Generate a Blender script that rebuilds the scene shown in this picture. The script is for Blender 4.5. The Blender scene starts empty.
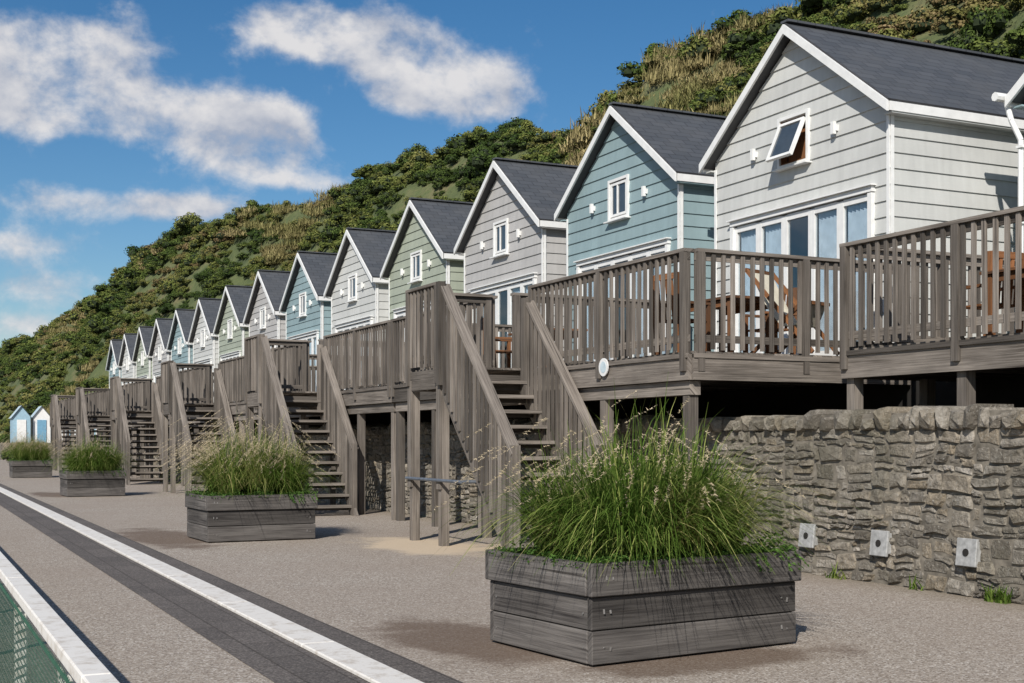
import bpy, math, random
from mathutils import Vector, Matrix, noise
random.seed(7)
R=random.random
def U(a,b): return random.uniform(a,b)
scene=bpy.context.scene
scene.view_settings.view_transform='Standard'
scene.view_settings.look='None'
scene.view_settings.exposure=0
# ------------------------------------------------------------ node helpers
class NT:
    def __init__(s,tree): s.t=tree; s.n=tree.nodes; s.l=tree.links
    def node(s,typ,**kw):
        n=s.n.new(typ)
        for k,v in kw.items(): setattr(n,k,v)
        return n
    def set(s,inp,val):
        if isinstance(val,bpy.types.NodeSocket): s.l.new(val,inp)
        else: inp.default_value=val
    def math(s,op,a,b=0.0,c=None,clamp=False):
        n=s.node('ShaderNodeMath',operation=op); n.use_clamp=clamp
        s.set(n.inputs[0],a); s.set(n.inputs[1],b)
        if c is not None: s.set(n.inputs[2],c)
        return n.outputs[0]
    def noise(s,vec,scale,detail=4,rough=.55,dist=0.0):
        n=s.node('ShaderNodeTexNoise'); s.set(n.inputs['Vector'],vec)
        n.inputs['Scale'].default_value=scale; n.inputs['Detail'].default_value=detail
        n.inputs['Roughness'].default_value=rough; n.inputs['Distortion'].default_value=dist
        return n.outputs[0]
    def mapping(s,vec,scale=(1,1,1),loc=(0,0,0)):
        n=s.node('ShaderNodeMapping'); s.set(n.inputs[0],vec)
        n.inputs['Scale'].default_value=scale; n.inputs['Location'].default_value=loc
        return n.outputs[0]
    def ramp(s,fac,stops):
        n=s.node('ShaderNodeValToRGB'); s.set(n.inputs[0],fac)
        e=n.color_ramp.elements
        while len(e)<len(stops): e.new(.5)
        for i,(p,c) in enumerate(stops):
            e[i].position=p; e[i].color=(*c,1) if len(c)==3 else c
        return n.outputs[0]
    def mix(s,fac,a,b,blend='MIX'):
        n=s.node('ShaderNodeMix',data_type='RGBA',blend_type=blend)
        s.set(n.inputs[0],fac)
        for i,v in ((6,a),(7,b)):
            if isinstance(v,tuple) and len(v)==3: v=(*v,1)
            s.set(n.inputs[i],v)
        return n.outputs[2]
    def mrange(s,v,a,b,c=0.0,d=1.0,smooth=False):
        n=s.node('ShaderNodeMapRange'); s.set(n.inputs[0],v)
        if smooth: n.interpolation_type='SMOOTHSTEP'
        for i,x in enumerate((a,b,c,d)): n.inputs[i+1].default_value=x
        return n.outputs[0]
    def scale(s,c,k):
        cc=s.node('ShaderNodeVectorMath',operation='SCALE'); s.set(cc.inputs[0],c); s.set(cc.inputs['Scale'],k); return cc.outputs[0]
    def attr(s,name='tone'):
        return s.node('ShaderNodeAttribute',attribute_name=name).outputs['Fac']
    def pos(s): return s.node('ShaderNodeNewGeometry').outputs['Position']
    def uv(s): return s.node('ShaderNodeTexCoord').outputs['UV']
    def bump(s,h,strength=.3,dist=.01):
        n=s.node('ShaderNodeBump'); s.set(n.inputs['Height'],h)
        n.inputs['Strength'].default_value=strength; n.inputs['Distance'].default_value=dist
        return n.outputs[0]
def newmat(name):
    m=bpy.data.materials.new(name); m.use_nodes=True
    nt=NT(m.node_tree); b=nt.n['Principled BSDF']
    return m,nt,b
def simple(name,col,rough=.6,metal=0,var=.12,scale=8.0,spec=.4):
    m,nt,b=newmat(name)
    n=nt.noise(nt.pos(),scale,3)
    f=nt.mrange(n,.3,.7)
    d=tuple(c*(1-var) for c in col); l=tuple(min(1,c*(1+var)) for c in col)
    nt.set(b.inputs['Base Color'],nt.mix(f,d,l))
    b.inputs['Roughness'].default_value=rough; b.inputs['Metallic'].default_value=metal
    b.inputs['Specular IOR Level'].default_value=spec
    return m
def wood(name,dark,light,tonek=.9):
    m,nt,b=newmat(name)
    uv=nt.uv()
    g=nt.noise(nt.mapping(uv,(1.3,55,1)),1.0,4,.7,.4)
    g2=nt.noise(nt.mapping(uv,(.8,7,1)),1.0,3,.6)
    t=nt.attr()
    f=nt.math('ADD',nt.math('MULTIPLY',nt.mrange(g,.36,.64),.6),nt.math('MULTIPLY',nt.mrange(g2,.34,.66),.4))
    c=nt.mix(f,dark,light)
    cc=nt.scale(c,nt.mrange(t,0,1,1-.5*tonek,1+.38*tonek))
    col=nt.mix(nt.mrange(nt.noise(nt.pos(),1.3,3),.45,.75,0,.42),cc,(.06,.054,.047))
    crack=nt.mrange(nt.noise(nt.mapping(uv,(.7,30,1),(3,7,0)),1.0,2,.5),.64,.7)
    col=nt.mix(nt.math('MULTIPLY',crack,.7),col,(.025,.021,.018))
    nt.set(b.inputs['Base Color'],col)
    b.inputs['Roughness'].default_value=.85; b.inputs['Specular IOR Level'].default_value=.25
    nt.set(b.inputs['Normal'],nt.bump(g,.6,.008))
    return m
WOOD=wood('weathered_timber',(.072,.06,.05),(.262,.23,.198),1.1)
WOODP=wood('planter_timber',(.036,.032,.03),(.175,.16,.147),.9)
WOODB=wood('brown_furniture_timber',(.14,.06,.025),(.27,.12,.05))
def siding(name,col):
    m,nt,b=newmat(name)
    p=nt.pos()
    n=nt.noise(p,2.0,3); s=nt.noise(nt.mapping(p,(5,5,.5)),2,3)
    f=nt.math('MULTIPLY',nt.math('ADD',nt.mrange(n,.3,.7),nt.mrange(s,.3,.7)),.5)
    c=nt.mix(f,tuple(c*.85 for c in col),tuple(c*1.06 for c in col))
    nt.set(b.inputs['Base Color'],nt.scale(c,nt.mrange(nt.attr(),0,1,.93,1.04))); b.inputs['Roughness'].default_value=.65
    g=nt.noise(nt.mapping(p,(4,4,60)),1.5,3); nt.set(b.inputs['Normal'],nt.bump(g,.15,.004))
    return m
SID=[siding('siding_white',(.57,.575,.55)),siding('siding_blue',(.262,.36,.378)),siding('siding_grey',(.44,.43,.415)),siding('siding_sage',(.36,.395,.315))]
WHITE=simple('white_paint',(.76,.76,.74),.45,var=.06)
ROOF,nt,b=newmat('slate_roof')
uv=nt.uv(); br=nt.node('ShaderNodeTexBrick'); nt.set(br.inputs['Vector'],uv)
br.inputs['Color1'].default_value=(.058,.064,.072,1); br.inputs['Color2'].default_value=(.08,.086,.095,1); br.inputs['Mortar'].default_value=(.03,.03,.034,1)
br.inputs['Scale'].default_value=1; br.inputs['Brick Width'].default_value=.3; br.inputs['Row Height'].default_value=.16; br.inputs['Mortar Size'].default_value=.008
nn=nt.noise(nt.pos(),1.5,4)
nt.set(b.inputs['Base Color'],nt.mix(nt.mrange(nn,.4,.7,0,.4),br.outputs[0],(.10,.10,.10)))
nt.set(b.inputs['Normal'],nt.bump(br.outputs['Fac'],-.4,.01)); b.inputs['Roughness'].default_value=.6
DARKGLASS=simple('window_glass',(.05,.065,.08),.04,var=.1,spec=.8)
m,nt,b=newmat('door_glass'); GLASS=m
tr=nt.node('ShaderNodeBsdfTransparent'); tr.inputs[0].default_value=(.9,.94,.96,1)
gl=nt.node('ShaderNodeBsdfGlossy'); gl.inputs['Roughness'].default_value=.03
mx=nt.node('ShaderNodeMixShader'); mx.inputs[0].default_value=.14
nt.l.new(tr.outputs[0],mx.inputs[1]); nt.l.new(gl.outputs[0],mx.inputs[2])
nt.l.new(mx.outputs[0],nt.n['Material Output'].inputs[0])
BLIND=simple('vertical_blind',(.62,.66,.70),.7)
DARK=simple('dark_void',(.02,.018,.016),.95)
METAL=simple('galvanised_steel',(.17,.19,.22),.5,.4,var=.2)
PLATE=simple('wall_light_plate',(.34,.34,.33),.6,0,var=.25,scale=20)
SOIL=simple('soil',(.05,.035,.022),.95)
SANDM=simple('beach_sand',(.36,.28,.19),.95,scale=1)
NETM=simple('green_net',(.03,.11,.065),.8)
CANVAS=simple('canvas',(.6,.56,.45),.8)
# stone
STONE,nt,b=newmat('rubble_stone')
t=nt.attr(); p=nt.pos()
c=nt.ramp(t,[(0,(.13,.115,.095)),(.3,(.235,.21,.175)),(.55,(.32,.29,.245)),(.8,(.285,.235,.17)),(1,(.44,.40,.345))])
n=nt.noise(p,13,5,.65); n2=nt.noise(p,1.0,3); n3=nt.noise(p,42,2,.7)
c=nt.mix(nt.mrange(n,.40,.68,0,.75),c,(.105,.092,.072))
c=nt.mix(nt.mrange(n3,.55,.7,0,.5),c,(.44,.42,.37))
c=nt.mix(nt.mrange(n2,.5,.7,0,.5),c,(.125,.115,.08))
nt.set(b.inputs['Base Color'],c); b.inputs['Roughness'].default_value=.95; b.inputs['Specular IOR Level'].default_value=.2
nt.set(b.inputs['Normal'],nt.bump(nt.noise(p,26,4,.72),1,.03))
MORTAR=simple('mortar',(.17,.15,.12),.95,var=.45,scale=9)
# promenade
PROM,nt,b=newmat('promenade_aggregate')
p=nt.pos(); sp2=nt.noise(p,12,3,.75); big=nt.noise(p,.4,4,.6); vor=nt.node('ShaderNodeTexVoronoi'); nt.set(vor.inputs['Vector'],p); vor.inputs['Scale'].default_value=85
vc=nt.node('ShaderNodeSeparateXYZ'); nt.set(vc.inputs[0],vor.outputs['Color'])
c=nt.ramp(vc.outputs[0],[(0,(.13,.105,.085)),(.2,(.28,.235,.19)),(.6,(.385,.335,.28)),(.88,(.48,.43,.37)),(1,(.66,.62,.56))])
c=nt.mix(nt.mrange(vc.outputs[1],.8,.83,0,.55),c,(.14,.115,.095))
c=nt.mix(nt.mrange(sp2,.45,.75,0,.4),c,(.27,.22,.18))
c=nt.mix(nt.mrange(big,.38,.68,0,.45),c,(.28,.225,.18))
sx=nt.node('ShaderNodeSeparateXYZ'); nt.set(sx.inputs[0],p); X,Y=sx.outputs[0],sx.outputs[1]
pn=nt.math('MULTIPLY',nt.math('SUBTRACT',nt.noise(p,1.8,5,.65),.5),1.5)
def spot(cx,cy,rx,ry):
    dx=nt.math('DIVIDE',nt.math('SUBTRACT',X,cx),rx); dy=nt.math('DIVIDE',nt.math('SUBTRACT',Y,cy),ry)
    d=nt.math('SQRT',nt.math('ADD',nt.math('MULTIPLY',dx,dx),nt.math('MULTIPLY',dy,dy)))
    return nt.mrange(nt.math('ADD',d,pn),.6,1.15,1,0,True)
st=None
for a in [(3.6,8.2,.6,1.2),(4.6,6.85,1.2,.4),(3.45,18.8,.6,2.2),(3.5,35,.5,2)]:
    s_=spot(*a); st=s_ if st is None else nt.math('MAXIMUM',st,s_)
c=nt.mix(nt.math('MULTIPLY',st,.7),c,(.10,.062,.04))
sd=None
for a in [(6.3,15.9,.8,1.7),(7.3,14.5,.9,1.3),(6.4,25,.6,1.6)]:
    s_=spot(*a); sd=s_ if sd is None else nt.math('MAXIMUM',sd,s_)
c=nt.mix(nt.math('MULTIPLY',sd,.8),c,(.60,.48,.34))
wl=nt.mrange(nt.math('ADD',X,nt.math('MULTIPLY',pn,.3)),8.1,8.7)
c=nt.mix(nt.math('MULTIPLY',wl,.5),c,(.16,.13,.08))
nt.set(b.inputs['Base Color'],c); b.inputs['Roughness'].default_value=.9; b.inputs['Specular IOR Level'].default_value=.25
nt.set(b.inputs['Normal'],nt.bump(vor.outputs['Distance'],.4,.005))
TAR,nt,b=newmat('dark_paving')
p=nt.pos(); sp=nt.noise(p,55,3,.8)
c=nt.ramp(sp,[(.35,(.055,.046,.042)),(.52,(.12,.103,.092)),(.7,(.27,.24,.21))])
brk=nt.node('ShaderNodeTexBrick'); nt.set(brk.inputs['Vector'],nt.uv()); brk.inputs['Scale'].default_value=1
brk.inputs['Color1'].default_value=(1,1,1,1); brk.inputs['Color2'].default_value=(.75,.75,.75,1); brk.inputs['Mortar'].default_value=(.5,.48,.45,1)
brk.inputs['Brick Width'].default_value=.6; brk.inputs['Row Height'].default_value=.265; brk.inputs['Mortar Size'].default_value=.008
c=nt.mix(1.0,c,brk.outputs[0],'MULTIPLY')
nt.set(b.inputs['Base Color'],c); b.inputs['Roughness'].default_value=.9
KERB,nt,b=newmat('white_painted_kerb')
p=nt.pos(); c=nt.mix(nt.mrange(nt.noise(p,9,6,.75),.5,.72),(.72,.69,.64),(.44,.38,.31))
nt.set(b.inputs['Base Color'],c); b.inputs['Roughness'].default_value=.7
# foliage
def foliage(name,stops,ws=.07,trans=.25,wobj=.3,wn=.6):
    m,nt,b=newmat(name)
    oi=nt.node('ShaderNodeObjectInfo').outputs['Random']
    n=nt.noise(nt.pos(),ws,2,.6)
    f=nt.math('ADD',nt.math('MULTIPLY',nt.mrange(n,.34,.66),wn),nt.math('MULTIPLY',oi,wobj))
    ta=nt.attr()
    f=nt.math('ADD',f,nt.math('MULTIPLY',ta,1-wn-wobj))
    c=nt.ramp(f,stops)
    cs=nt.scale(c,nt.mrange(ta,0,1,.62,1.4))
    df=nt.node('ShaderNodeBsdfDiffuse'); nt.set(df.inputs[0],cs)
    out=df.outputs[0]
    if trans:
        tl=nt.node('ShaderNodeBsdfTranslucent'); nt.set(tl.inputs[0],cs)
        mx=nt.node('ShaderNodeMixShader'); mx.inputs[0].default_value=trans
        nt.l.new(df.outputs[0],mx.inputs[1]); nt.l.new(tl.outputs[0],mx.inputs[2]); out=mx.outputs[0]
    nt.n.remove(b)
    nt.l.new(out,nt.n['Material Output'].inputs[0])
    return m
SCRUB=foliage('scrub_leaves',[(0,(.030,.052,.017)),(.25,(.05,.078,.022)),(.42,(.08,.11,.03)),(.56,(.125,.145,.04)),(.7,(.175,.17,.058)),(.83,(.165,.125,.06)),(1,(.21,.15,.085))],trans=0,ws=.11,wobj=.38,wn=.5)
REED=foliage('dry_reed',[(0,(.14,.15,.05)),(.5,(.23,.20,.09)),(1,(.33,.26,.14))],trans=0)
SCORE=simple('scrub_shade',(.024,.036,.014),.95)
BLADE=foliage('grass_blade',[(0,(.07,.14,.02)),(.35,(.13,.21,.04)),(.62,(.25,.29,.08)),(1,(.52,.43,.21))],ws=1.5,trans=.35,wobj=0,wn=.35)
PLUME=foliage('grass_plume',[(0,(.38,.31,.19)),(1,(.60,.50,.35))],ws=1.5)
LEAF=foliage('trailing_leaf',[(0,(.035,.09,.02)),(1,(.12,.21,.05))],ws=2,wobj=0)
HILLM,nt,b=newmat('hill_ground')
p=nt.pos(); c=nt.ramp(nt.noise(p,.3,4,.7),[(.3,(.05,.07,.025)),(.5,(.09,.11,.04)),(.65,(.14,.13,.06)),(.8,(.21,.16,.09))])
nt.set(b.inputs['Base Color'],c); b.inputs['Roughness'].default_value=.95
nt.set(b.inputs['Normal'],nt.bump(nt.noise(p,3,3),.8,.3))
SEAM,nt,b=newmat('sea_water'); b.inputs['Base Color'].default_value=(.02,.08,.10,1); b.inputs['Roughness'].default_value=.12
nt.set(b.inputs['Normal'],nt.bump(nt.noise(nt.pos(),.8,4),.5,.3))

# ------------------------------------------------------------ mesh builder
class MB:
    def __init__(s): s.v=[];s.f=[];s.uv=[];s.t=[];s.m=[]
    def face(s,pts,uvs=None,tone=None,mat=0):
        i=len(s.v); s.v.extend([tuple(p) for p in pts]); s.f.append(tuple(range(i,i+len(pts))))
        s.uv.append(uvs or [(p[0]+p[1],p[2]) for p in pts]); s.t.append(R() if tone is None else tone); s.m.append(mat)
    def box(s,c,size,M=None,tone=None,mat=0):
        c=Vector(c); h=[x/2 for x in size]; tone=R() if tone is None else tone
        la=max(range(3),key=lambda i:size[i]); o=[i for i in range(3) if i!=la]
        ou,ov=U(0,50),U(0,50)
        base=len(s.v); loc=[]
        for x in (-1,1):
            for y in (-1,1):
                for z in (-1,1):
                    l=Vector((x*h[0],y*h[1],z*h[2])); loc.append(l)
                    s.v.append(tuple(c+((M@l) if M else l)))
        for q in ((0,1,3,2),(4,6,7,5),(0,4,5,1),(2,3,7,6),(0,2,6,4),(1,5,7,3)):
            s.f.append(tuple(base+k for k in q))
            s.uv.append([(loc[k][la]+ou,loc[k][o[0]]+loc[k][o[1]]+ov) for k in q]); s.t.append(tone); s.m.append(mat)
    def beam(s,p0,p1,w,h,up=(0,0,1),tone=None,mat=0):
        p0=Vector(p0);p1=Vector(p1);d=p1-p0;L=d.length;x=d/L;u=Vector(up)
        y=u.cross(x)
        if y.length<1e-4: y=Vector((0,1,0)).cross(x)
        y.normalize(); z=x.cross(y)
        s.box((p0+p1)/2,(L,w,h),Matrix((x,y,z)).transposed(),tone,mat)
    def cyl(s,p0,p1,r,n=8,tone=None,mat=0):
        p0=Vector(p0);p1=Vector(p1);x=(p1-p0).normalized()
        a=x.orthogonal().normalized(); b_=x.cross(a); t=R() if tone is None else tone
        ring=[a*math.cos(2*math.pi*k/n)*r+b_*math.sin(2*math.pi*k/n)*r for k in range(n)]
        for k in range(n):
            k2=(k+1)%n; s.face([p0+ring[k],p0+ring[k2],p1+ring[k2],p1+ring[k]],tone=t,mat=mat)
        s.face([p1+q for q in ring],tone=t,mat=mat); s.face([p0+q for q in reversed(ring)],tone=t,mat=mat)
    def mesh(s,name,mats):
        me=bpy.data.meshes.new(name); me.from_pydata(s.v,[],s.f)
        ul=me.uv_layers.new(name='UVMap'); flat=[c for f in s.uv for p in f for c in p[:2]]
        ul.data.foreach_set('uv',flat)
        a=me.attributes.new('tone','FLOAT','FACE'); a.data.foreach_set('value',s.t)
        for m in mats: me.materials.append(m)
        me.polygons.foreach_set('material_index',s.m); me.update()
        return me
col=scene.collection
def ob(name,me,parent=None,loc=(0,0,0),rz=0,sc=None):
    o=bpy.data.objects.new(name,me); col.objects.link(o); o.location=loc; o.rotation_euler=(0,0,rz)
    if sc: o.scale=sc
    if parent: o.parent=parent
    return o
def empty(name,loc=(0,0,0),rz=0):
    e=ob(name,None,None,loc,rz); e.empty_display_size=.3; return e
def bevel(o,w=.005):
    m=o.modifiers.new('b','BEVEL'); m.width=w; m.segments=1; m.limit_method='ANGLE'

# ------------------------------------------------------------ grounds
def sheet(name,x0,x1,y0,y1,z,mat):
    mb=MB(); mb.face([(x0,y0,z),(x1,y0,z),(x1,y1,z),(x0,y1,z)],uvs=[(y0,x0),(y0,x1),(y1,x1),(y1,x0)]); return ob(name,mb.mesh(name,[mat]))
sheet('ground',-3000,3000,-3000,3000,-.012,SANDM)
sheet('sea',-3000,-45,-3000,3000,-.006,SEAM)
sheet('promenade',-4,8.9,-30,420,0,PROM)
sheet('dark_paving_strip',1.95,2.44,-30,420,.005,TAR)
sheet('dark_paving_strip',2.68,2.93,-30,420,.005,TAR)
mb=MB()
y=-30
while y<150:
    L=2.4; mb.box((2.56,y+L/2,.016),(.238,L-.006,.032)); y+=L
ke=ob('kerb',mb.mesh('kerb',[KERB])); bevel(ke,.008)

# ------------------------------------------------------------ hill
def interp(tab,y):
    if y<=tab[0][0]: return tab[0][1]
    for (a,b),(c,d) in zip(tab,tab[1:]):
        if y<=c: return b+(d-b)*(y-a)/(c-a)
    return tab[-1][1]
XR=[(-60,36.5),(47,35.7),(72,33.8),(84,32),(96,28.6),(111,26),(131,23),(177,23.4),(235,23.8),(300,20.8),(500,20)]
XB=[(0,17.6),(92,17.6),(112,10),(150,9),(500,8.5)]
ZB=[(0,2.3),(80,2.3),(105,.2),(500,0)]
H=20.0
def hillz(x,y):
    xb=interp(XB,y);xr=interp(XR,y);zb=interp(ZB,y)
    s=(x-xb)/(xr-xb)
    if s<0: return zb-.3
    if s<1: z=zb+(H-zb)*(s**.93)
    else: z=H+.02*(x-xr)
    am=min(1,s*3)
    z+=am*(1.9*noise.noise(Vector((x*.09,y*.07,0)))+1.2*noise.noise(Vector((x*.25,y*.2,5))))
    return z
mb=MB(); ys=[-40+i*2.0 for i in range(95)]+[150+i*6 for i in range(60)]
xs=[j/22*26 for j in range(23)]+[34,50,90,300]
def hp(dx,y):
    x=interp(XB,y)+dx; return (x,y,hillz(x,y))
for i in range(len(ys)-1):
    for j in range(len(xs)-1):
        mb.face([hp(xs[j],ys[i]),hp(xs[j+1],ys[i]),hp(xs[j+1],ys[i+1]),hp(xs[j],ys[i+1])])
hm=mb.mesh('hill',[HILLM]); ob('hill',hm)
# scrub prototypes
def sphpt():
    while True:
        v=Vector((U(-1,1),U(-1,1),U(-1,1)))
        if .05<v.length<1: return v.normalized()
def ico():
    import bmesh
    bm=bmesh.new(); bmesh.ops.create_icosphere(bm,subdivisions=1,radius=1)
    vs=[v.co.copy() for v in bm.verts]; fs=[[v.index for v in f.verts] for f in bm.faces]; bm.free(); return vs,fs
ICO=ico()
def bush(seed,n=1400,leaf=.058,tall=1.0):
    random.seed(seed); mb=MB(); lobes=[]
    for k in range(random.randint(9,14)):
        a=U(0,6.28); r=U(0,.75)
        lobes.append((Vector((math.cos(a)*r,math.sin(a)*r,U(.05,.55)*tall*(1.1-r*.7))),U(.15,.36)))
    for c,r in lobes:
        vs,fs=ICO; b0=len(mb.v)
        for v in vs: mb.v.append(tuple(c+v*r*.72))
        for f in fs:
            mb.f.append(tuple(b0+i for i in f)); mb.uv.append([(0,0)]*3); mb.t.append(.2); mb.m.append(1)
    for i in range(n):
        c,r=random.choice(lobes); d=sphpt()
        if d.z<-.3: d.z=-d.z
        p=c+d*r*U(.75,1.22)
        nrm=(d+sphpt()*.6).normalized(); a=nrm.orthogonal().normalized(); b_=nrm.cross(a)
        an=U(0,6.28); a,b_=a*math.cos(an)+b_*math.sin(an),b_*math.cos(an)-a*math.sin(an)
        s1=leaf*U(.5,1.2); s2=s1*U(.4,.8)
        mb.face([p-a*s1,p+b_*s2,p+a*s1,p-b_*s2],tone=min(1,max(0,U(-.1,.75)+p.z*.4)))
    return mb.mesh('scrub_bush',[SCRUB,SCORE])
def ribbon(mb,p,az,L,lean,droop,w,tone,mat=0,seg=5):
    d=Vector((math.cos(az),math.sin(az),0)); side=Vector((-d.y,d.x,0)); tw=U(-.6,.6); side=(side*math.cos(tw)+d*math.sin(tw))
    prev=None
    for k in range(seg+1):
        s=k/seg
        q=Vector(p)+d*(L*lean*(s**1.5))+Vector((0,0,L*(s*(1-.3*lean)-droop*s**3)))
        ww=w*(1-s**2.2)+.0006
        cur=(q-side*ww,q+side*ww)
        if prev: mb.face([prev[0],prev[1],cur[1],cur[0]],tone=tone,mat=mat)
        prev=cur
    return q
def reed(seed):
    random.seed(seed); mb=MB()
    for i in range(300):
        ribbon(mb,(U(-.9,.9),U(-.9,.9),-.15),U(0,6.28),U(.3,.85),U(.1,.6),U(0,.4),.022,R(),seg=3)
    return mb.mesh('reed_clump',[REED])
bushes=[bush(100+i) for i in range(5)]+[bush(120+i,1400,.058,1.4) for i in range(2)]; reeds=[reed(300+i) for i in range(2)]
random.seed(11)
scr=empty('hillside_scrub')
def addb(me,x,y,z,s,zs=None):
    ob('bush',me,scr,(x,y,z),U(0,6.28),(s*U(.85,1.35),s*U(.85,1.35),(zs or s)*U(.7,1.05)))
for i in range(4600):
    q=R()
    y=-10+ (R()**1.2)*150 if q<.8 else U(130,380)
    xb=interp(XB,y);xr=interp(XR,y)
    x=xb+U(.01,1.08)*(xr-xb)
    k=noise.noise(Vector((x*.1,y*.08,3)))
    z=hillz(x,y)
    k2=noise.noise(Vector((x*.12,y*.09,23)))
    if k2>.18 and R()<.7:
        addb(random.choice(reeds),x,y,z,U(.7,1.3))
        if R()<.5: continue
        s=U(.35,.6)
    else: s=U(.4,1.15)*(1+.45*max(0,k)*2)
    if R()<.06: s*=1.5
    if y>120: s*=1.4
    if y>200: s*=1.4
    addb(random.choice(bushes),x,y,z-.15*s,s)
for i in range(60):
    y=U(30,230); xr=interp(XR,y); x=xr+U(-1.5,1.0); s=U(.9,2.0)
    addb(random.choice(bushes),x,y,hillz(x,y)-.5,s)
hedge=empty('hedge')
for i in range(46):
    x=U(7.0,16);y=U(99,118)
    ob('clump',random.choice(bushes),hedge,(x,y,0),U(0,6.28),(1.3,1.3,U(1.2,1.9)))
for i in range(14):
    ob('clump',random.choice(bushes),hedge,(U(6.2,7.9),U(79,90),0),U(0,6.28),(.9,.9,1.25))

# ------------------------------------------------------------ beach huts
HW=1.83; RID=4.62; EZ=3.13; HD=6.0; SL=(RID-EZ)/1.98
def topz(y): return RID-.13-abs(y)*SL
WIN=(-.3,.3,2.74,3.38); DOOR=(-1.52,1.35,.0,2.12)
LP=.019
def hut_walls(mat):
    mb=MB(); bh=.195; z=0
    wz=topz(HW)
    while z<RID-.13:
        z1=min(z+bh,RID-.131); tone=R()
        cuts=sorted({z,z1}|{q for q in (WIN[2],WIN[3],DOOR[3],wz) if z<q<z1})
        def xo(q): return -LP*(1-(q-z)/bh)-.002
        for a,b_ in zip(cuts,cuts[1:]):
            mid=(a+b_)/2
            def hw(q): return min(HW,(RID-.13-q)/SL)
            ops=[]
            if WIN[2]<mid<WIN[3]: ops.append(WIN[:2])
            if DOOR[2]<mid<DOOR[3]: ops.append(DOOR[:2])
            l0,l1=-hw(a),-hw(b_); segs=[]
            cur=(l0,l1)
            for o in ops: segs.append((cur,(o[0],o[0]))); cur=(o[1],o[1])
            segs.append((cur,(hw(a),hw(b_))))
            for (p0,p1),(q0,q1) in segs:
                mb.face([(xo(a),q0,a),(xo(a),p0,a),(xo(b_),p1,b_),(xo(b_),q1,b_)],tone=tone)
                if a==z: mb.face([(0,p0,a),(xo(a),p0,a),(xo(a),q0,a),(0,q0,a)],tone=tone)
                mb.face([(HD,p0,a),(HD,q0,a),(HD,q1,b_),(HD,p1,b_)],tone=tone)
        if z<wz:
            zz=min(z1,wz)
            for sg in (-1,1):
                a_=sg*(HW+LP); b2=sg*(HW+.002)
                mb.face([(-.02,a_,z),(HD,a_,z),(HD,b2,zz),(-.02,b2,zz)],tone=tone)
                mb.face([(-.02,b2,z),(HD,b2,z),(HD,a_,z),(-.02,a_,z)],tone=tone)
        z=z1
        if z>=RID-.132: break
    return mb.mesh('walls',[mat])
def hut_roof():
    mb=MB(); x0,x1=-.17,HD+.15
    for sg in (-1,1):
        e=(sg*1.99,EZ); n=Vector((0,sg*SL,1)).normalized()*.09
        L=math.hypot(1.99,RID-EZ)
        A=[(x0,e[0],e[1]),(x1,e[0],e[1]),(x1,0,RID),(x0,0,RID)]
        mb.face(A,uvs=[(x0,0),(x1,0),(x1,L),(x0,L)])
        B=[(p[0],p[1]-n.y*(1 if p[1] else 0),p[2]-.1) for p in A]
        mb.face(B,uvs=[(0,0)]*4)
        for i,j in ((0,1),(1,2),(3,0)):
            mb.face([A[i],A[j],B[j],B[i]],uvs=[(0,0)]*4)
    mb.beam((x0-.01,0,RID+.012),(x1,0,RID+.012),.16,.03)
    return mb.mesh('roof',[ROOF])
def hut_trim(mat):
    mb=MB()
    for sg in (-1,1):
        def quad(x):
            return [(x,0,RID-.03),(x,sg*2.0,EZ-.03),(x,sg*2.0,EZ-.155),(x,0,RID-.155)]
        f=quad(-.205); k=quad(-.172)
        if sg>0: mb.face(f[::-1]); mb.face(k)
        else: mb.face(f); mb.face(k[::-1])
        for i in range(4): mb.face([f[i],f[(i+1)%4],k[(i+1)%4],k[i]])
        mb.box((HD/2,sg*1.985,EZ-.085),(HD+.3,.02,.11))
        mb.box((HD/2,sg*(HW+.08),EZ-.15),(HD+.2,.14,.02),mat=1)
        mb.box((-.026,sg*(HW-.002),1.5),(.016,.045,3.0)); mb.box((.015,sg*(HW+.025),1.5),(.05,.014,3.0))
    return mb.mesh('barge_boards',[WHITE,mat])
def hut_door():
    mb=MB(); y0,y1,z0,z1=DOOR; x=-.05
    mb.box((x+.03,(y0+y1)/2,z1+.01),(.1,y1-y0+.12,.07)); mb.box((x-.01,(y0+y1)/2,z1+.055),(.1,y1-y0+.18,.018))
    for y in (y0-.02,y1+.02): mb.box((x+.03,y,z1/2-.02),(.1,.07,z1-.04))
    n=5; w=(y1-y0)/n
    for i in range(n):
        a=y0+i*w; c=a+w/2
        for yy in (a+.032,a+w-.032): mb.box((x+.045,yy,z1/2-.02),(.05,.06,z1-.06))
        for zz,hh in ((.1,.18),(z1-.08,.08)): mb.box((x+.046,c,zz),(.046,w-.13,hh))
        mb.box((x+.05,c,1.08),(.008,w-.12,1.9),mat=1)
        k=a+.09
        if i!=2:
            while k<a+w-.05:
                mb.box((x+.095,k,1.06),(.004,.06,1.95),Matrix.Rotation(.45,3,'Z'),mat=2); k+=.074
    mb.box((x+.01,y0+w*2+.02,1.05),(.05,.02,.14),mat=3)
    mb.box((3,0,.01),(5.9,3.6,.02),mat=4); mb.box((2.6,0,1.6),(.05,3.6,3.1),mat=4)
    return mb.mesh('bifold_door',[WHITE,GLASS,BLIND,METAL,DARK])
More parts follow.
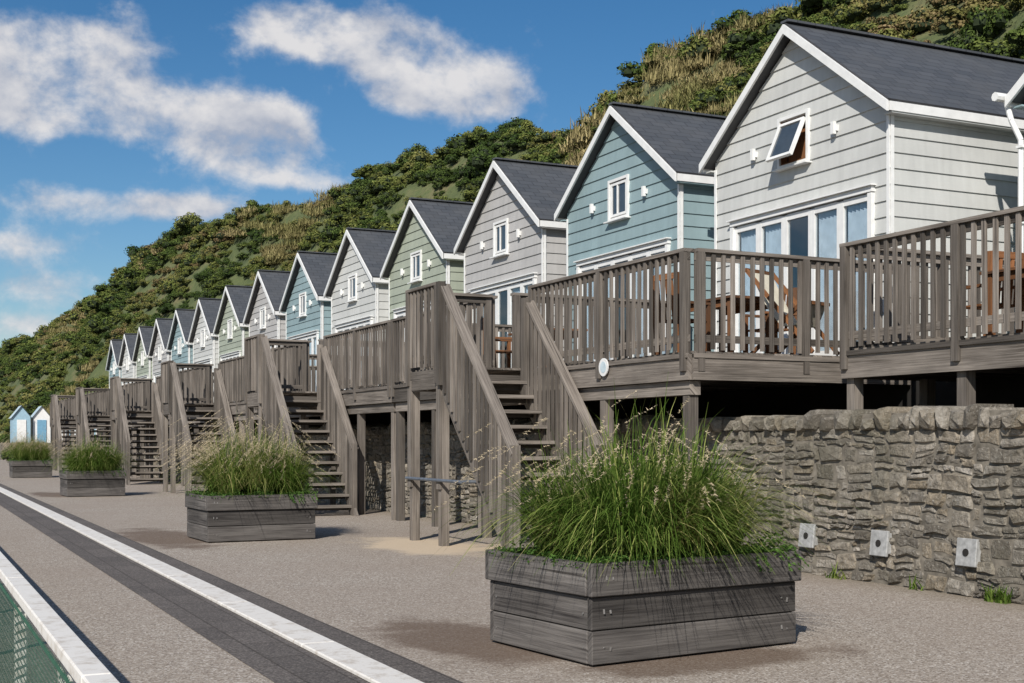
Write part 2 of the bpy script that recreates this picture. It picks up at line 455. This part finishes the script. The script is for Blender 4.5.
def hut_window(openw):
    mb=MB(); y0,y1,z0,z1=WIN; x=-.03; c=(z0+z1)/2
    for y in (y0-.005,y1+.005): mb.box((x+.02,y,c),(.08,.045,z1-z0+.06))
    for z in (z0-.005,z1+.005): mb.box((x+.022,0,z),(.082,y1-y0-.04,.045))
    mb.box((x-.03,0,z0-.04),(.11,y1-y0+.12,.02))
    mb.box((.25,0,c),(.02,.7,.75),mat=2)
    if not openw:
        M=Matrix.Identity(3); pc=Vector((x+.02,0,c))
    else:
        M=Matrix.Rotation(math.radians(24),3,'Y'); pc=Vector((x-.13,0,c-.01))
        mb.box((x+.04,0,z0+.03),(.1,.5,.012),mat=3)
        for s in (-1,1): mb.box((x+.05,s*.262,c),(.1,.01,z1-z0-.06),mat=3)
        mb.box((.1,0,c),(.02,.52,.56),mat=3)
    def b(o,s,m=0): mb.box(pc+M@Vector(o),s,M,mat=m)
    for s in (-1,1):
        b((0,s*.245,0),(.045,.04,.56)); b((0,0,s*.26),(.044,.44,.04))
    b((.005,0,0),(.012,.45,.49),1)
    if not openw: b((-.004,.04,0),(.04,.025,.48))
    return mb.mesh('gable_window',[WHITE,DARKGLASS,DARK,WOODB])
def hut_light():
    mb=MB()
    for y in (-.86,.86):
        mb.box((-.065,y,3.03),(.05,.055,.16)); mb.box((-.03,y,3.03),(.05,.08,.08))
    return mb.mesh('wall_lights',[WHITE])
W=[hut_walls(m) for m in SID]; RF=hut_roof(); TR=[hut_trim(m) for m in SID]; DR=hut_door(); WN=[hut_window(False),hut_window(True)]; LT=hut_light()
DZ=2.37
def hut(x,y,c,o=0):
    e=empty('beach_hut_building',(x,y,DZ))
    for n,me in (('walls',W[c]),('roof',RF),('barge_boards',TR[c]),('bifold_door',DR),('gable_window',WN[o]),('wall_lights',LT)): ob(n,me,e)
    return e
GX=10.87
for k in range(14): hut(GX,13.95+4.65*k,k%4,1 if k==0 else 0)
h0=hut(12.05,9.25,1); hut(12.05,4.6,2); hut(12.05,-.05,3)
mb=MB()
mb.cyl((-.3,2.06,EZ-.02),(6.1,2.06,EZ-.02),.055); mb.cyl((-.12,2.06,EZ-.05),(-.12,1.98,EZ-.3),.034); mb.cyl((-.12,1.98,EZ-.3),(-.06,1.89,EZ-.55),.034); mb.cyl((-.06,1.89,EZ-.55),(-.06,1.89,.05),.034)
for z in (.6,1.6,2.5): mb.box((-.06,1.88,z),(.09,.09,.03))
ob('downpipe',mb.mesh('downpipe',[WHITE]),h0)

# ------------------------------------------------------------ decks
RH=1.12
def rail(mb,p0,p1,out,post=True,z=DZ):
    p0=Vector((*p0,z));p1=Vector((*p1,z)); d=(p1-p0);L=d.length;d/=L; o=Vector((*out,0))
    mb.beam(p0+Vector((0,0,RH-.022)),p1+Vector((0,0,RH-.022)),.13,.038,tone=.8)
    mb.beam(p0+Vector((0,0,RH-.085)),p1+Vector((0,0,RH-.085)),.035,.085)
    mb.beam(p0+Vector((0,0,.14)),p1+Vector((0,0,.14)),.035,.08)
    s=.09; ang=math.atan2(d.y,d.x)
    while s<L-.04:
        q=p0+d*s+o*.033; zb=.02+U(-.01,.01)
        M=Matrix.Rotation(ang+U(-.05,.05),3,'Z')@Matrix.Rotation(U(-.008,.008),3,'Y')
        mb.box(q+Vector((0,0,(RH-.05+zb)/2)),(.05,.024,RH-.05-zb),M); s+=.13+U(-.005,.005)
    if post:
        n=max(1,round(L/1.7))
        for i in range(n+1):
            q=p0+d*(L*i/n); q=q-d*(.05 if i==n else 0)+d*(.05 if i==0 else 0)
            mb.box(q+o*.02+Vector((0,0,RH/2-.13)),(.088,.088,RH+.18),tone=.35)
FX=7.75
def deck_module(seed,landing=True):
    random.seed(seed)
    y0,y1=11.76,21.055; parts={}
    mb=MB(); x=FX+.03
    while x<GX-.03:
        mb.box((x+.065,(y0+y1)/2,DZ-.014),(.13,y1-y0-.01,.028)); x+=.137
    x=6.5
    while landing and x<FX-.12: mb.box((x+.065,16.22,DZ-.014),(.13,1.16,.028)); x+=.137
    parts['deck_boards']=mb
    mb=MB()
    ys_=[y0,15.6,y1]
    for a,b_ in zip(ys_,ys_[1:]):
        mb.box((FX+.0,(a+b_)/2,DZ-.175),(.05,b_-a-.006,.28)); mb.box((FX-.03,(a+b_)/2,DZ-.05),(.04,b_-a-.01,.05))
    mb.box((FX+.1,(y0+y1)/2,DZ-.4),(.14,y1-y0-.1,.15))
    mb.box(((FX+GX)/2,y0+.0,DZ-.175),(GX-FX-.06,.05,.28)); mb.box(((FX+GX)/2,y0-.02,DZ-.05),(GX-FX-.06,.04,.05))
    y=y0+.4
    while y<y1: mb.box(((FX+GX)/2+.03,y,DZ-.15),(GX-FX-.1,.05,.22)); y+=.45
    if landing: mb.box((6.45,16.22,DZ-.16),(.05,1.2,.26)); mb.box((7.1,16.83,DZ-.16),(1.24,.05,.26)); mb.box((7.1,15.62,DZ-.2),(1.24,.05,.2))
    parts['fascia_beams']=mb
    mb=MB()
    rail(mb,(FX,y0+.02),(FX,15.62),(-1,0)); rail(mb,(FX,16.86),(FX,y1-.05),(-1,0))
    rail(mb,(FX+.08,y0+.03),(GX-.1,y0+.03),(0,-1)); rail(mb,(FX+.1,16.45),(GX-.1,16.45),(0,-1))
    if landing: rail(mb,(6.45,15.7),(6.45,16.85),(-1,0)); rail(mb,(6.5,16.84),(FX-.05,16.84),(0,1))
    else: rail(mb,(FX,15.66),(FX,16.8),(-1,0))
    parts['railing']=mb
    mb=MB()
    for y in (11.9,13.75,15.55,17.45,19.3,20.95): mb.box((FX+.1,y,(DZ-.48)/2),(.12,.12,DZ-.48))
    if landing:
        for p in ((6.5,15.72),(6.5,16.78),(7.6,16.78)): mb.box((p[0],p[1],(DZ-.3)/2),(.11,.11,DZ-.3))
        for y in (15.72,16.78): mb.box((6.43,y,(DZ)/2+.3),(.03,.13,DZ-.9))
    parts['support_posts']=mb
    return {k:v.mesh(k,[WOOD]) for k,v in parts.items()}
DMS=[deck_module(40),deck_module(41),deck_module(42,False)]
def stair_module(seed):
    random.seed(seed)
    P={}; xl,xr=6.47,7.62; yt,zt=15.65,DZ
    mb=MB()
    for i in range(1,12):
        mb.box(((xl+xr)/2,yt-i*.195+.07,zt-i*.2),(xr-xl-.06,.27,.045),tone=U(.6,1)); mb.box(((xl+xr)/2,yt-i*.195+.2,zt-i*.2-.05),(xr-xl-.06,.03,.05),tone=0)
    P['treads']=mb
    mb=MB()
    for x in (xl,xr):
        mb.beam((x,yt+.02,zt-.17),(x,yt-2.27,zt-.17-2.29),.05,.27)
    P['stringers']=mb
    mb=MB()
    for x in (xl,xr):
        za=lambda y: zt-(yt-y)*1.01
        yb=yt-2.15; q0=.02 if x==xl else .2
        mb.beam((x,yt-q0,za(yt-q0)+RH-.03),(x,yb-.06,za(yb-.06)+RH-.03),.14,.042,tone=.8)
        mb.beam((x,yt-q0,za(yt-q0)+RH-.12),(x,yb,za(yb)+RH-.12),.04,.11)
        y=yt-.12
        while y>yb+.05:
            z0=za(y)-.24; z1=za(y)+RH-.06
            mb.box((x-.042,y,(z0+z1)/2),(.024,.06,z1-z0)); y-=.122
        zz=za(yb)+RH
        mb.box((x-.01,yb-.03,zz/2+.01),(.1,.1,zz+.02)); mb.box((x-.05,yt-q0,za(yt-q0)+.45),(.1,.1,1.36))
    P['handrails']=mb
    return {k:v.mesh(k,[WOOD]) for k,v in P.items()}
SMS=[stair_module(50),stair_module(51)]
mb=MB()
mb.cyl((6.4,16.85,.87),(6.4,14.9,.87),.022); mb.cyl((6.4,14.9,.87),(7.62,14.9,.87),.022)
BAR=mb.mesh('guard_tube',[METAL])
for k in range(7):
    e=empty('timber_deck',(0,9.3*k,0))
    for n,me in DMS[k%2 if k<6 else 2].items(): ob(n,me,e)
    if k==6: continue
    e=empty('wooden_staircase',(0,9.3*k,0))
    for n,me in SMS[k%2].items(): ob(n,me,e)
    if k<2: ob('steel_handrail',BAR,None,(.0,9.3*k,0))
random.seed(77)
mb=MB(); e=empty('timber_deck'); RX=9.1; ya,yb=-4,10.87
x=RX+.03
while x<12: mb.box((x+.065,(ya+yb)/2,DZ-.014),(.13,yb-ya,.028)); x+=.137
ob('deck_boards',mb.mesh('deck_boards',[WOOD]),e)
mb=MB()
for a,b_ in ((-4,0),(0,4.2),(4.2,8.1),(8.1,10.87)):
    mb.box((RX,(a+b_)/2,DZ-.175),(.05,b_-a-.006,.28)); mb.box((RX-.03,(a+b_)/2,DZ-.05),(.04,b_-a-.01,.05))
mb.box((RX+1.45,yb,DZ-.175),(2.85,.05,.28))
y=ya+.3
while y<yb: mb.box((RX+1.45,y,DZ-.17),(2.8,.05,.22)); y+=.45
ob('fascia_beams',mb.mesh('fascia_beams',[WOOD]),e)
mb=MB(); rail(mb,(RX,ya),(RX,yb-.02),(-1,0)); rail(mb,(RX+.06,yb),(11.9,yb),(0,1)); rail(mb,(RX+.1,6.9),(11.9,6.9),(0,-1))
ob('railing',mb.mesh('railing',[WOOD]),e)
mb=MB()
for i in range(10):
    y=10.78-i*1.58; mb.box((RX+.09,y,1.6),(.12,.12,.94)); mb.box((10.2,y,1.6),(.12,.12,.94))
ob('support_posts',mb.mesh('support_posts',[WOOD]),e)
mb=MB(); mb.cyl((FX-.052,13.55,2.28),(FX-.066,13.55,2.28),.11,20,tone=.5); mb.cyl((FX-.066,13.55,2.28),(FX-.069,13.55,2.28),.07,16,mat=1)
ob('round_sign',mb.mesh('round_sign',[WHITE,simple('sign_blue',(.5,.6,.64),.5)]))
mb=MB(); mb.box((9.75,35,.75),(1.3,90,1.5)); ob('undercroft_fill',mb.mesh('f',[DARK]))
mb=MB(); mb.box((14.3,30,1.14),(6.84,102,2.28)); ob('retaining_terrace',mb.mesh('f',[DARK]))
sheet('terrace_paving',10.9,17.9,-20,81,2.29,MORTAR)

# ------------------------------------------------------------ stone wall
mb=MB(); random.seed(5)
WX=8.62
mb.box((WX+.245,31,.83),(.46,94,1.66),mat=1)
def warp(p):
    p=Vector(p)
    if p.z<.02: return p
    k=1 if p.z<1.48 else .5
    return p+Vector((.012*noise.noise(Vector((0,p.y*2,p.z*2+9))),.06*noise.noise(Vector((p.y*1.1,p.z*3.2,15))),k*(.06*noise.noise(Vector((p.y*.9,p.z*1.5,2)))+.03*noise.noise(Vector((p.y*3.5,p.z*3,7))))))
def stone(y0,y1,z0,z1,pr):
    j=.02; y0+=.007;y1-=.007;z0+=.006;z1-=.006
    t=R(); a=min(.026,(z1-z0)*.2)
    out=[Vector((WX+.03,y0+U(-j,j),z0+U(-j,j)*.6)),Vector((WX+.03,y1+U(-j,j),z0+U(-j,j)*.6)),Vector((WX+.03,y1+U(-j,j),z1+U(-j,j)*.6)),Vector((WX+.03,y0+U(-j,j),z1+U(-j,j)*.6))]
    cen=sum(out,Vector())/4
    ring=[]
    for i in range(4):
        m_=(out[i]+out[(i+1)%4])/2+Vector((0,U(-.01,.01),U(-.008,.008)))
        ring+= [out[i]+(cen-out[i])*U(.02,.14), m_]
    fr=[p+(cen-p).normalized()*a*U(.6,1.2)+Vector((-pr*U(.7,1.2),0,0)) for p in ring]
    cf=cen+Vector((-pr*U(.85,1.2),U(-.02,.02),U(-.01,.01)))
    ring=[warp(p) for p in ring]; fr=[warp(p) for p in fr]; cf=warp(cf)
    for i in range(8):
        k=(i+1)%8
        mb.face([ring[i],fr[i],fr[k],ring[k]],tone=t); mb.face([fr[i],cf,fr[k]],tone=t)
def courses(ya,yb):
    y=ya
    while y<yb:
        bw=U(.35,1.4); z=0
        while z<1.5:
            h=U(.05,.15) if R()<.85 else U(.15,.22)
            if z+h>1.44: h=1.52-z
            yy=y; ye=y+bw
            while yy<ye-.01:
                l=U(.09,.34)*(.7+h*3)
                if yy+l>ye-.08: l=ye-yy
                if h>.1 and R()<.4:
                    m_=z+h*U(.35,.65); stone(yy,yy+l,z,m_,U(.02,.045)); stone(yy,yy+l,m_,z+h,U(.02,.045))
                else: stone(yy,yy+l,z,z+h,U(.02,.065))
                yy+=l
            z+=h
        y+=bw
    y=ya
    while y<yb:
        l=U(.1,.27); hh=U(.12,.25); c=Vector((WX+.2+U(-.03,.03),y+l/2,1.49+hh/2)); t=R()*.8
        n=8; r0=[]; tl=U(-.25,.25)
        for k in range(n):
            an=2*math.pi*k/n+.39; q=(abs(math.cos(an))**.5*math.copysign(1,math.cos(an)),abs(math.sin(an))**.5*math.copysign(1,math.sin(an)))
            yy,zz=q[0]*l*.48*U(.8,1.02),q[1]*hh*.5*U(.85,1.08)
            r0.append(Vector((-.25,yy+zz*tl,zz)))
        ff=[c+Vector((U(-.28,-.22),p.y*.84,p.z*.84)) for p in r0]; f1=[c+Vector((-.2,p.y,p.z)) for p in r0]; f2=[c+Vector((.25,p.y,p.z)) for p in r0]
        cc=c+Vector((-.28,U(-.02,.02),U(-.02,.02)))
        for k in range(n):
            k2=(k+1)%n
            mb.face([ff[k],cc,ff[k2]],tone=t); mb.face([ff[k],f1[k],f1[k2],ff[k2]],tone=t); mb.face([f1[k],f2[k],f2[k2],f1[k2]],tone=t)
        y+=l
courses(3,60)
ob('stone_wall',mb.mesh('stone_wall',[STONE,MORTAR]))
for y in (10.8,9.7,8.57):
    mb=MB(); M=Matrix.Rotation(math.radians(6),3,'Y')
    mb.box((WX-.05,y,.40),(.03,.24,.25),M); mb.box((WX-.01,y,.40),(.07,.2,.2)); mb.cyl(Vector((WX-.062,y,.40)),Vector((WX-.072,y,.401)),.035,10,mat=1)
    o=ob('wall_light',mb.mesh('wall_light',[PLATE,DARK])); bevel(o,.006)

# ------------------------------------------------------------ planters and grasses
PL,PW,PH=1.73,1.2,.65
def planter_mesh():
    random.seed(60)
    mb=MB(); h=.205
    for r in range(3):
        z=.01+r*(h+.006)+h/2; ex=.0 if r<2 else .025
        tx=U(-.006,.006)
        mb.box((PL/2,.025-ex+tx,z),(PL+2*ex,.05,h)); mb.box((PL/2,PW-.025+ex,z),(PL+2*ex,.05,h))
        mb.box((.025-ex+tx,PW/2,z),(.05,PW-.102+2*ex,h)); mb.box((PL-.025+ex,PW/2,z),(.05,PW-.102+2*ex,h))
    for x in (.1,PL-.1):
        for y in (.1,PW-.1): mb.box((x,y,.3),(.09,.09,.58))
    a=mb.mesh('planks',[WOODP])
    mb=MB(); mb.box((PL/2,PW/2,.28),(PL-.12,PW-.12,.54)); s=mb.mesh('soil',[SOIL])
    mb=MB()
    for r in range(3):
        z=.11+r*.211; ex=.0 if r<2 else .025
        for x in (.09,.14,PL-.14,PL-.09):
            mb.cyl((x,-.001-ex,z+U(-.03,.03)),(x,-.006-ex,z),.007,6)
        for y in (.09,PW-.09): mb.cyl((-.001-ex,y,z),(-.006-ex,y,z),.007,6)
    c=mb.mesh('bolts',[simple('bolt_heads',(.2,.19,.18),.6,.2)])
    return a,s,c
PM=planter_mesh()
def grass_mesh(seed,nb,npl,hs):
    random.seed(seed); mb=MB()
    tufts=[(U(.2,PL-.25),U(.18,PW-.18),U(.7,1.0)) for i in range(14)]
    tufts+=[(.5,.5,1.0),(.95,.55,1.12),(.8,.75,1.12),(.35,.4,.9),(1.2,.5,1.0),(1.4,.4,.85),(1.45,.6,.9),(.9,.3,.8)]
    for i in range(nb):
        tx,ty,s=random.choice(tufts)
        a=U(0,6.28); r=abs(random.gauss(0,.075)); az=a+U(-.7,.7)
        if R()<.25: az=math.atan2(ty-PW/2,tx-PL/2)+U(-.8,.8)
        L=U(.55,1.3)*s*hs
        yel=R()
        ln=U(.08,.5) if R()<.55 else U(.4,.9)
        ribbon(mb,(tx+r*math.cos(a),ty+r*math.sin(a),.55),az,L,ln,U(.1,.45)+ln*.35,U(.003,.0065),yel if R()<.38 else yel*.55,seg=7)
    for i in range(npl):
        tx,ty,s=random.choice(tufts); az=U(0,6.28) if R()<.45 else U(2.2,4.2)
        L=U(.9,1.3)*s*hs; lean=U(.15,.8); dr=U(.1,.4)
        q=ribbon(mb,(tx,ty,.55),az,L,lean,dr,.002,.9,seg=6)
        d=Vector((math.cos(az),math.sin(az),0))
        for k in range(34):
            s_=k/34; p=q+d*(-.17+.22*s_)*.9+Vector((0,0,-.05*s_+.06*(1-s_)-.02))
            vv=sphpt()*U(.014,.03); ww=vv.orthogonal().normalized()*.003
            mb.face([p-ww,p+ww,p+vv],uvs=[(0,0)]*3,tone=R(),mat=1)
    for i in range(5200):
        x=U(.03,PL-.03);y=U(.03,PW-.03)
        if R()<.55:
            e=R()
            if e<.5: y=U(-.05,.12)
            elif e<.7: x=U(-.05,.1)
            else: x=PL+U(-.2,.07)
        nz=noise.noise(Vector((x*4,y*4,seed)))
        if nz<-.2 and y<.1 and x<PL*.7: continue
        z=.6+(.05+max(0,nz)*.3)*R()
        if (y<0 or x<0 or x>PL): z=U(.6,.68)
        n_=(Vector((0,0,1))+sphpt()*.8).normalized(); a=n_.orthogonal().normalized(); b_=n_.cross(a); an=U(0,6.28); a,b_=a*math.cos(an)+b_*math.sin(an),b_*math.cos(an)-a*math.sin(an)
        s1=U(.01,.022); s2=s1*.45; p=Vector((x,y,z))
        mb.face([p-a*s1,p+b_*s2,p+a*s1,p-b_*s2],tone=R(),mat=2)
    for st in range(14):
        x=U(PL-.45,PL-.02); y=U(-.03,.2); p=Vector((x,y,.66))
        for k in range(30):
            p=p+Vector((U(-.008,.012),U(-.012,.002),U(-.003,.002) if k<9 else -.006)); v=sphpt()*.018; w_=v.orthogonal().normalized()*.007
            mb.face([p-v,p+w_,p+v,p-w_],tone=R(),mat=2)
    return mb.mesh('ornamental_grass',[BLADE,PLUME,LEAF])
GM=[grass_mesh(21,6200,150,1.14),grass_mesh(22,4000,620,1.22)]
for (x,y,rz,g,sx_,s) in ((3.84,6.91,7,0,1,1),(3.78,17.5,2,1,.88,1.0),(3.72,33.1,2,0,.8,.95),(3.76,50.5,1,1,.8,1)):
    e=empty('wooden_planter',(x,y,.004),math.radians(rz)); e.scale=(sx_,1,1)
    p=ob('planks',PM[0],e); bevel(p,.006); ob('soil',PM[1],e); ob('bolts',PM[2],e)
    ob('ornamental_grass',GM[g],None,(x,y,.004),math.radians(rz),(sx_,1,s))
mb=MB(); random.seed(9)
for cy,n in ((8.2,90),(7.7,20),(10.3,26),(12.4,26),(9.2,10),(18.8,20)):
    for i in range(n): ribbon(mb,(WX-.06+U(-.06,.03),cy+U(-.12,.12),0),U(0,6.28),U(.05,.22),U(.1,.8),U(0,.4),.009,R()*.6,seg=3)
ob('wall_weeds',mb.mesh('wall_weeds',[BLADE]))
# ------------------------------------------------------------ net fence on sea side
e=empty('net_fence')
mb=MB()
y=-2
while y<60: mb.box((.535,y+1.5,.675),(.09,2.99,.05)); y+=3
y=-1.0
while y<60: mb.box((.56,y,.32),(.06,.06,.65)); y+=2.0
o=ob('white_rail',mb.mesh('white_rail',[KERB]),e); bevel(o,.006)
mb=MB()
def net(ya,yb,sp,w):
    y=ya
    while y<yb:
        for s in (-1,1):
            pts=[(.482+s*.002,y-w,.02),(.482+s*.002,y+w,.02),(.482+s*.002,y+s*.5+w,.655),(.482+s*.002,y+s*.5-w,.655)]
            mb.face(pts)
        y+=sp
net(.5,10,.036,.0062); net(10,30,.06,.012)
for z in (.03,.64): mb.box((.478,15,z),(.006,29,.012))
ob('green_netting',mb.mesh('green_netting',[NETM]),e)
# ------------------------------------------------------------ distant small huts
for i,(x,y) in enumerate([(7.9,98),(9.3,98.4),(10.7,98.8),(12.1,99.2),(13.5,99.6)]):
    e=empty('small_beach_hut',(x,y,1.2))
    mb=MB(); w,h,r,d=.6,1.85,2.6,2.2
    F=[(-w,0,0),(w,0,0),(w,0,h),(0,0,r),(-w,0,h)]; B=[(p[0],d,p[2]) for p in F]
    mb.face(F); mb.face(B[::-1]); mb.face([F[1],B[1],B[2],F[2]]); mb.face([B[0],F[0],F[4],B[4]])
    ob('walls',mb.mesh('walls',[[simple('hut_blue',(.3,.45,.54)),WHITE][i%2]]),e)
    mb=MB()
    for s in (-1,1): mb.face([(s*(w+.12),-.15,h-.1),(s*(w+.12),d+.1,h-.1),(0,d+.1,r+.07),(0,-.15,r+.07)])
    ob('roof',mb.mesh('roof',[simple('hut_roof_pale',(.45,.55,.6))]),e)
    mb=MB(); mb.box((0,-.03,.85),(.62,.05,1.6)); ob('door',mb.mesh('door',[WHITE if i%2==0 else simple('hut_door_blue',(.16,.34,.48))]),e)
mb=MB(); mb.box((11,100,.6),(9,5,1.19)); ob('terrace_plinth',mb.mesh('plinth',[MORTAR]))

# ------------------------------------------------------------ deck furniture
def chair(x,y,rz,mat=WOODB,z=DZ):
    e=empty('garden_chair',(x,y,z),rz); mb=MB()
    for a in (-.22,.22):
        mb.box((a,-.2,.32),(.05,.05,.64)); mb.beam((a,.2,0),(a,.27,.98),.05,.05); mb.box((a,0,.64),(.06,.5,.03))
    for k in range(5): mb.box((0,-.18+k*.09,.44),(.46,.07,.02))
    ob('frame',mb.mesh('frame',[mat]),e)
    mb=MB()
    for k in range(5): mb.beam((-.16+k*.08,.215,.45),(-.16+k*.08,.265,.95),.04,.02)
    mb.box((0,.265,.95),(.42,.03,.07)); ob('backrest',mb.mesh('backrest',[mat]),e)
def table(x,y,z=DZ,L=1.3):
    e=empty('garden_table',(x,y,z)); mb=MB()
    for k in range(7): mb.box((-.33+k*.11,0,.74),(.1,L,.03))
    ob('top',mb.mesh('top',[WOODB]),e); mb=MB()
    for a in (-.32,.32):
        for b_ in (-L/2+.1,L/2-.1): mb.box((a,b_,.36),(.06,.06,.72))
        mb.box((a,0,.68),(.04,L-.2,.08))
    ob('legs',mb.mesh('legs',[WOODB]),e)
chair(8.4,12.9,math.radians(100)); table(9.3,13.3); chair(10.1,13.5,-1.5)
table(10.4,9.2); chair(10.2,8.2,.2); chair(10.4,10.1,3.1)
table(9.3,18.2); chair(8.7,18.6,1.5)
e=empty('deck_chair',(9.5,12.25,DZ),math.radians(20)); mb=MB()
for a in (-.28,.28):
    mb.beam((a,-.45,.03),(a,.45,1.05),.045,.03,up=(1,0,0)); mb.beam((a*.9,.42,.03),(a*.9,-.3,.62),.045,.03,up=(1,0,0))
mb.box((0,.45,1.05),(.6,.04,.04)); mb.box((0,-.32,.62),(.56,.04,.04)); ob('frame',mb.mesh('frame',[WOODB]),e)
mb=MB(); pts=[(-.32,.62),(-.2,.36),(0,.36),(.2,.6),(.45,1.06)]
for (a,b_),(c,d) in zip(pts,pts[1:]): mb.face([(-.24,a,b_),(.24,a,b_),(.24,c,d),(-.24,c,d)])
ob('canvas_seat',mb.mesh('canvas',[CANVAS]),e)

# ------------------------------------------------------------ world
wd=bpy.data.worlds.new('World'); scene.world=wd; wd.use_nodes=True
nt=NT(wd.node_tree); nt.n.clear()
SE=math.radians(36); SA=math.radians(221)
sky=nt.node('ShaderNodeTexSky',sky_type='NISHITA'); sky.sun_disc=False; sky.sun_elevation=SE; sky.sun_rotation=SA
sky.altitude=0; sky.air_density=1.0; sky.dust_density=.3; sky.ozone_density=3.0
hs=nt.node('ShaderNodeHueSaturation'); hs.inputs['Saturation'].default_value=1.3; nt.l.new(sky.outputs[0],hs.inputs['Color'])
bg=nt.node('ShaderNodeBackground'); nt.l.new(hs.outputs[0],bg.inputs[0]); bg.inputs[1].default_value=.086
D=nt.node('ShaderNodeTexCoord').outputs['Generated']
sx=nt.node('ShaderNodeSeparateXYZ'); nt.l.new(D,sx.inputs[0])
az=nt.math('ARCTAN2',sx.outputs[0],sx.outputs[1]); el=nt.math('ARCSINE',sx.outputs[2])
def ang(x,y):
    a=math.atan((x-512)/1285)+math.radians(25.5); e_=math.atan((440-y)/math.hypot(1285,x-512)); return a,e_
blobs=[(285,22,45,20,.8),(345,38,60,26,.9),(425,60,60,30,1.0),(482,98,42,24,.95),(400,98,45,14,.6),(15,60,55,38,.85),(90,50,62,32,.9),(60,110,80,26,.8),(165,115,60,24,.75),(230,130,50,24,.9),(288,138,28,26,.9),(240,166,50,12,.6),(90,203,120,16,.66),(190,208,55,12,.6),(20,242,80,12,.55),(30,285,85,18,.52),(285,182,36,7,.5),(10,325,60,10,.45)]
cov=None
for x,y,rx,ry,w in blobs:
    a,e_=ang(x,y)
    dx=nt.math('DIVIDE',nt.math('SUBTRACT',az,a),rx*1.1/1285); dy=nt.math('DIVIDE',nt.math('SUBTRACT',el,e_),ry*1.1/1285)
    d2=nt.math('ADD',nt.math('MULTIPLY',dx,dx),nt.math('MULTIPLY',dy,dy))
    g=nt.math('MULTIPLY',nt.math('EXPONENT',nt.math('MULTIPLY',d2,-.8)),w)
    cov=g if cov is None else nt.math('ADD',cov,g)
cov=nt.math('MINIMUM',cov,.92)
far=nt.mrange(nt.math('ABSOLUTE',nt.math('SUBTRACT',az,math.radians(22))),.55,.9)
cov=nt.math('ADD',cov,nt.math('MULTIPLY',far,.4))
mp=nt.mapping(D,(1,1,1.3))
n1=nt.noise(mp,15,7,.6,.1)
off=nt.mapping(D,(1,1,1.3),(-.006,-.006,.022)); n2=nt.noise(off,15,4,.55,.1)
dens=nt.math('ADD',cov,nt.math('MULTIPLY',nt.math('SUBTRACT',n1,.5),2.3))
mask=nt.mrange(dens,.28,1.0,0,.94,True)
sh=nt.math('ADD',nt.math('MULTIPLY',nt.math('SUBTRACT',n1,n2),3.4),.52,clamp=True)
cc=nt.mix(sh,(.50,.54,.64),(.92,.90,.90))
b2=nt.node('ShaderNodeBackground'); nt.l.new(cc,b2.inputs[0]); b2.inputs[1].default_value=.84
mx=nt.node('ShaderNodeMixShader'); nt.l.new(mask,mx.inputs[0]); nt.l.new(bg.outputs[0],mx.inputs[1]); nt.l.new(b2.outputs[0],mx.inputs[2])
wo=nt.node('ShaderNodeOutputWorld'); nt.l.new(mx.outputs[0],wo.inputs[0])
# sun
L=bpy.data.lights.new('sun','SUN'); L.energy=5.0; L.angle=math.radians(.5); L.color=(1,.95,.88)
so=bpy.data.objects.new('sun',L); col.objects.link(so)
sd=Vector((math.sin(SA)*math.cos(SE),math.cos(SA)*math.cos(SE),math.sin(SE)))
so.rotation_euler=sd.to_track_quat('Z','Y').to_euler(); so.location=(-10,-10,20)
# camera
cam=bpy.data.cameras.new('camera'); co=bpy.data.objects.new('camera',cam); col.objects.link(co)
co.location=(0,0,1.4); co.rotation_euler=(math.radians(90),0,math.radians(-25.5))
cam.sensor_width=36; cam.lens=1285/1024*36; cam.shift_y=98.5/1024; cam.clip_start=.05; cam.clip_end=6000
scene.camera=co
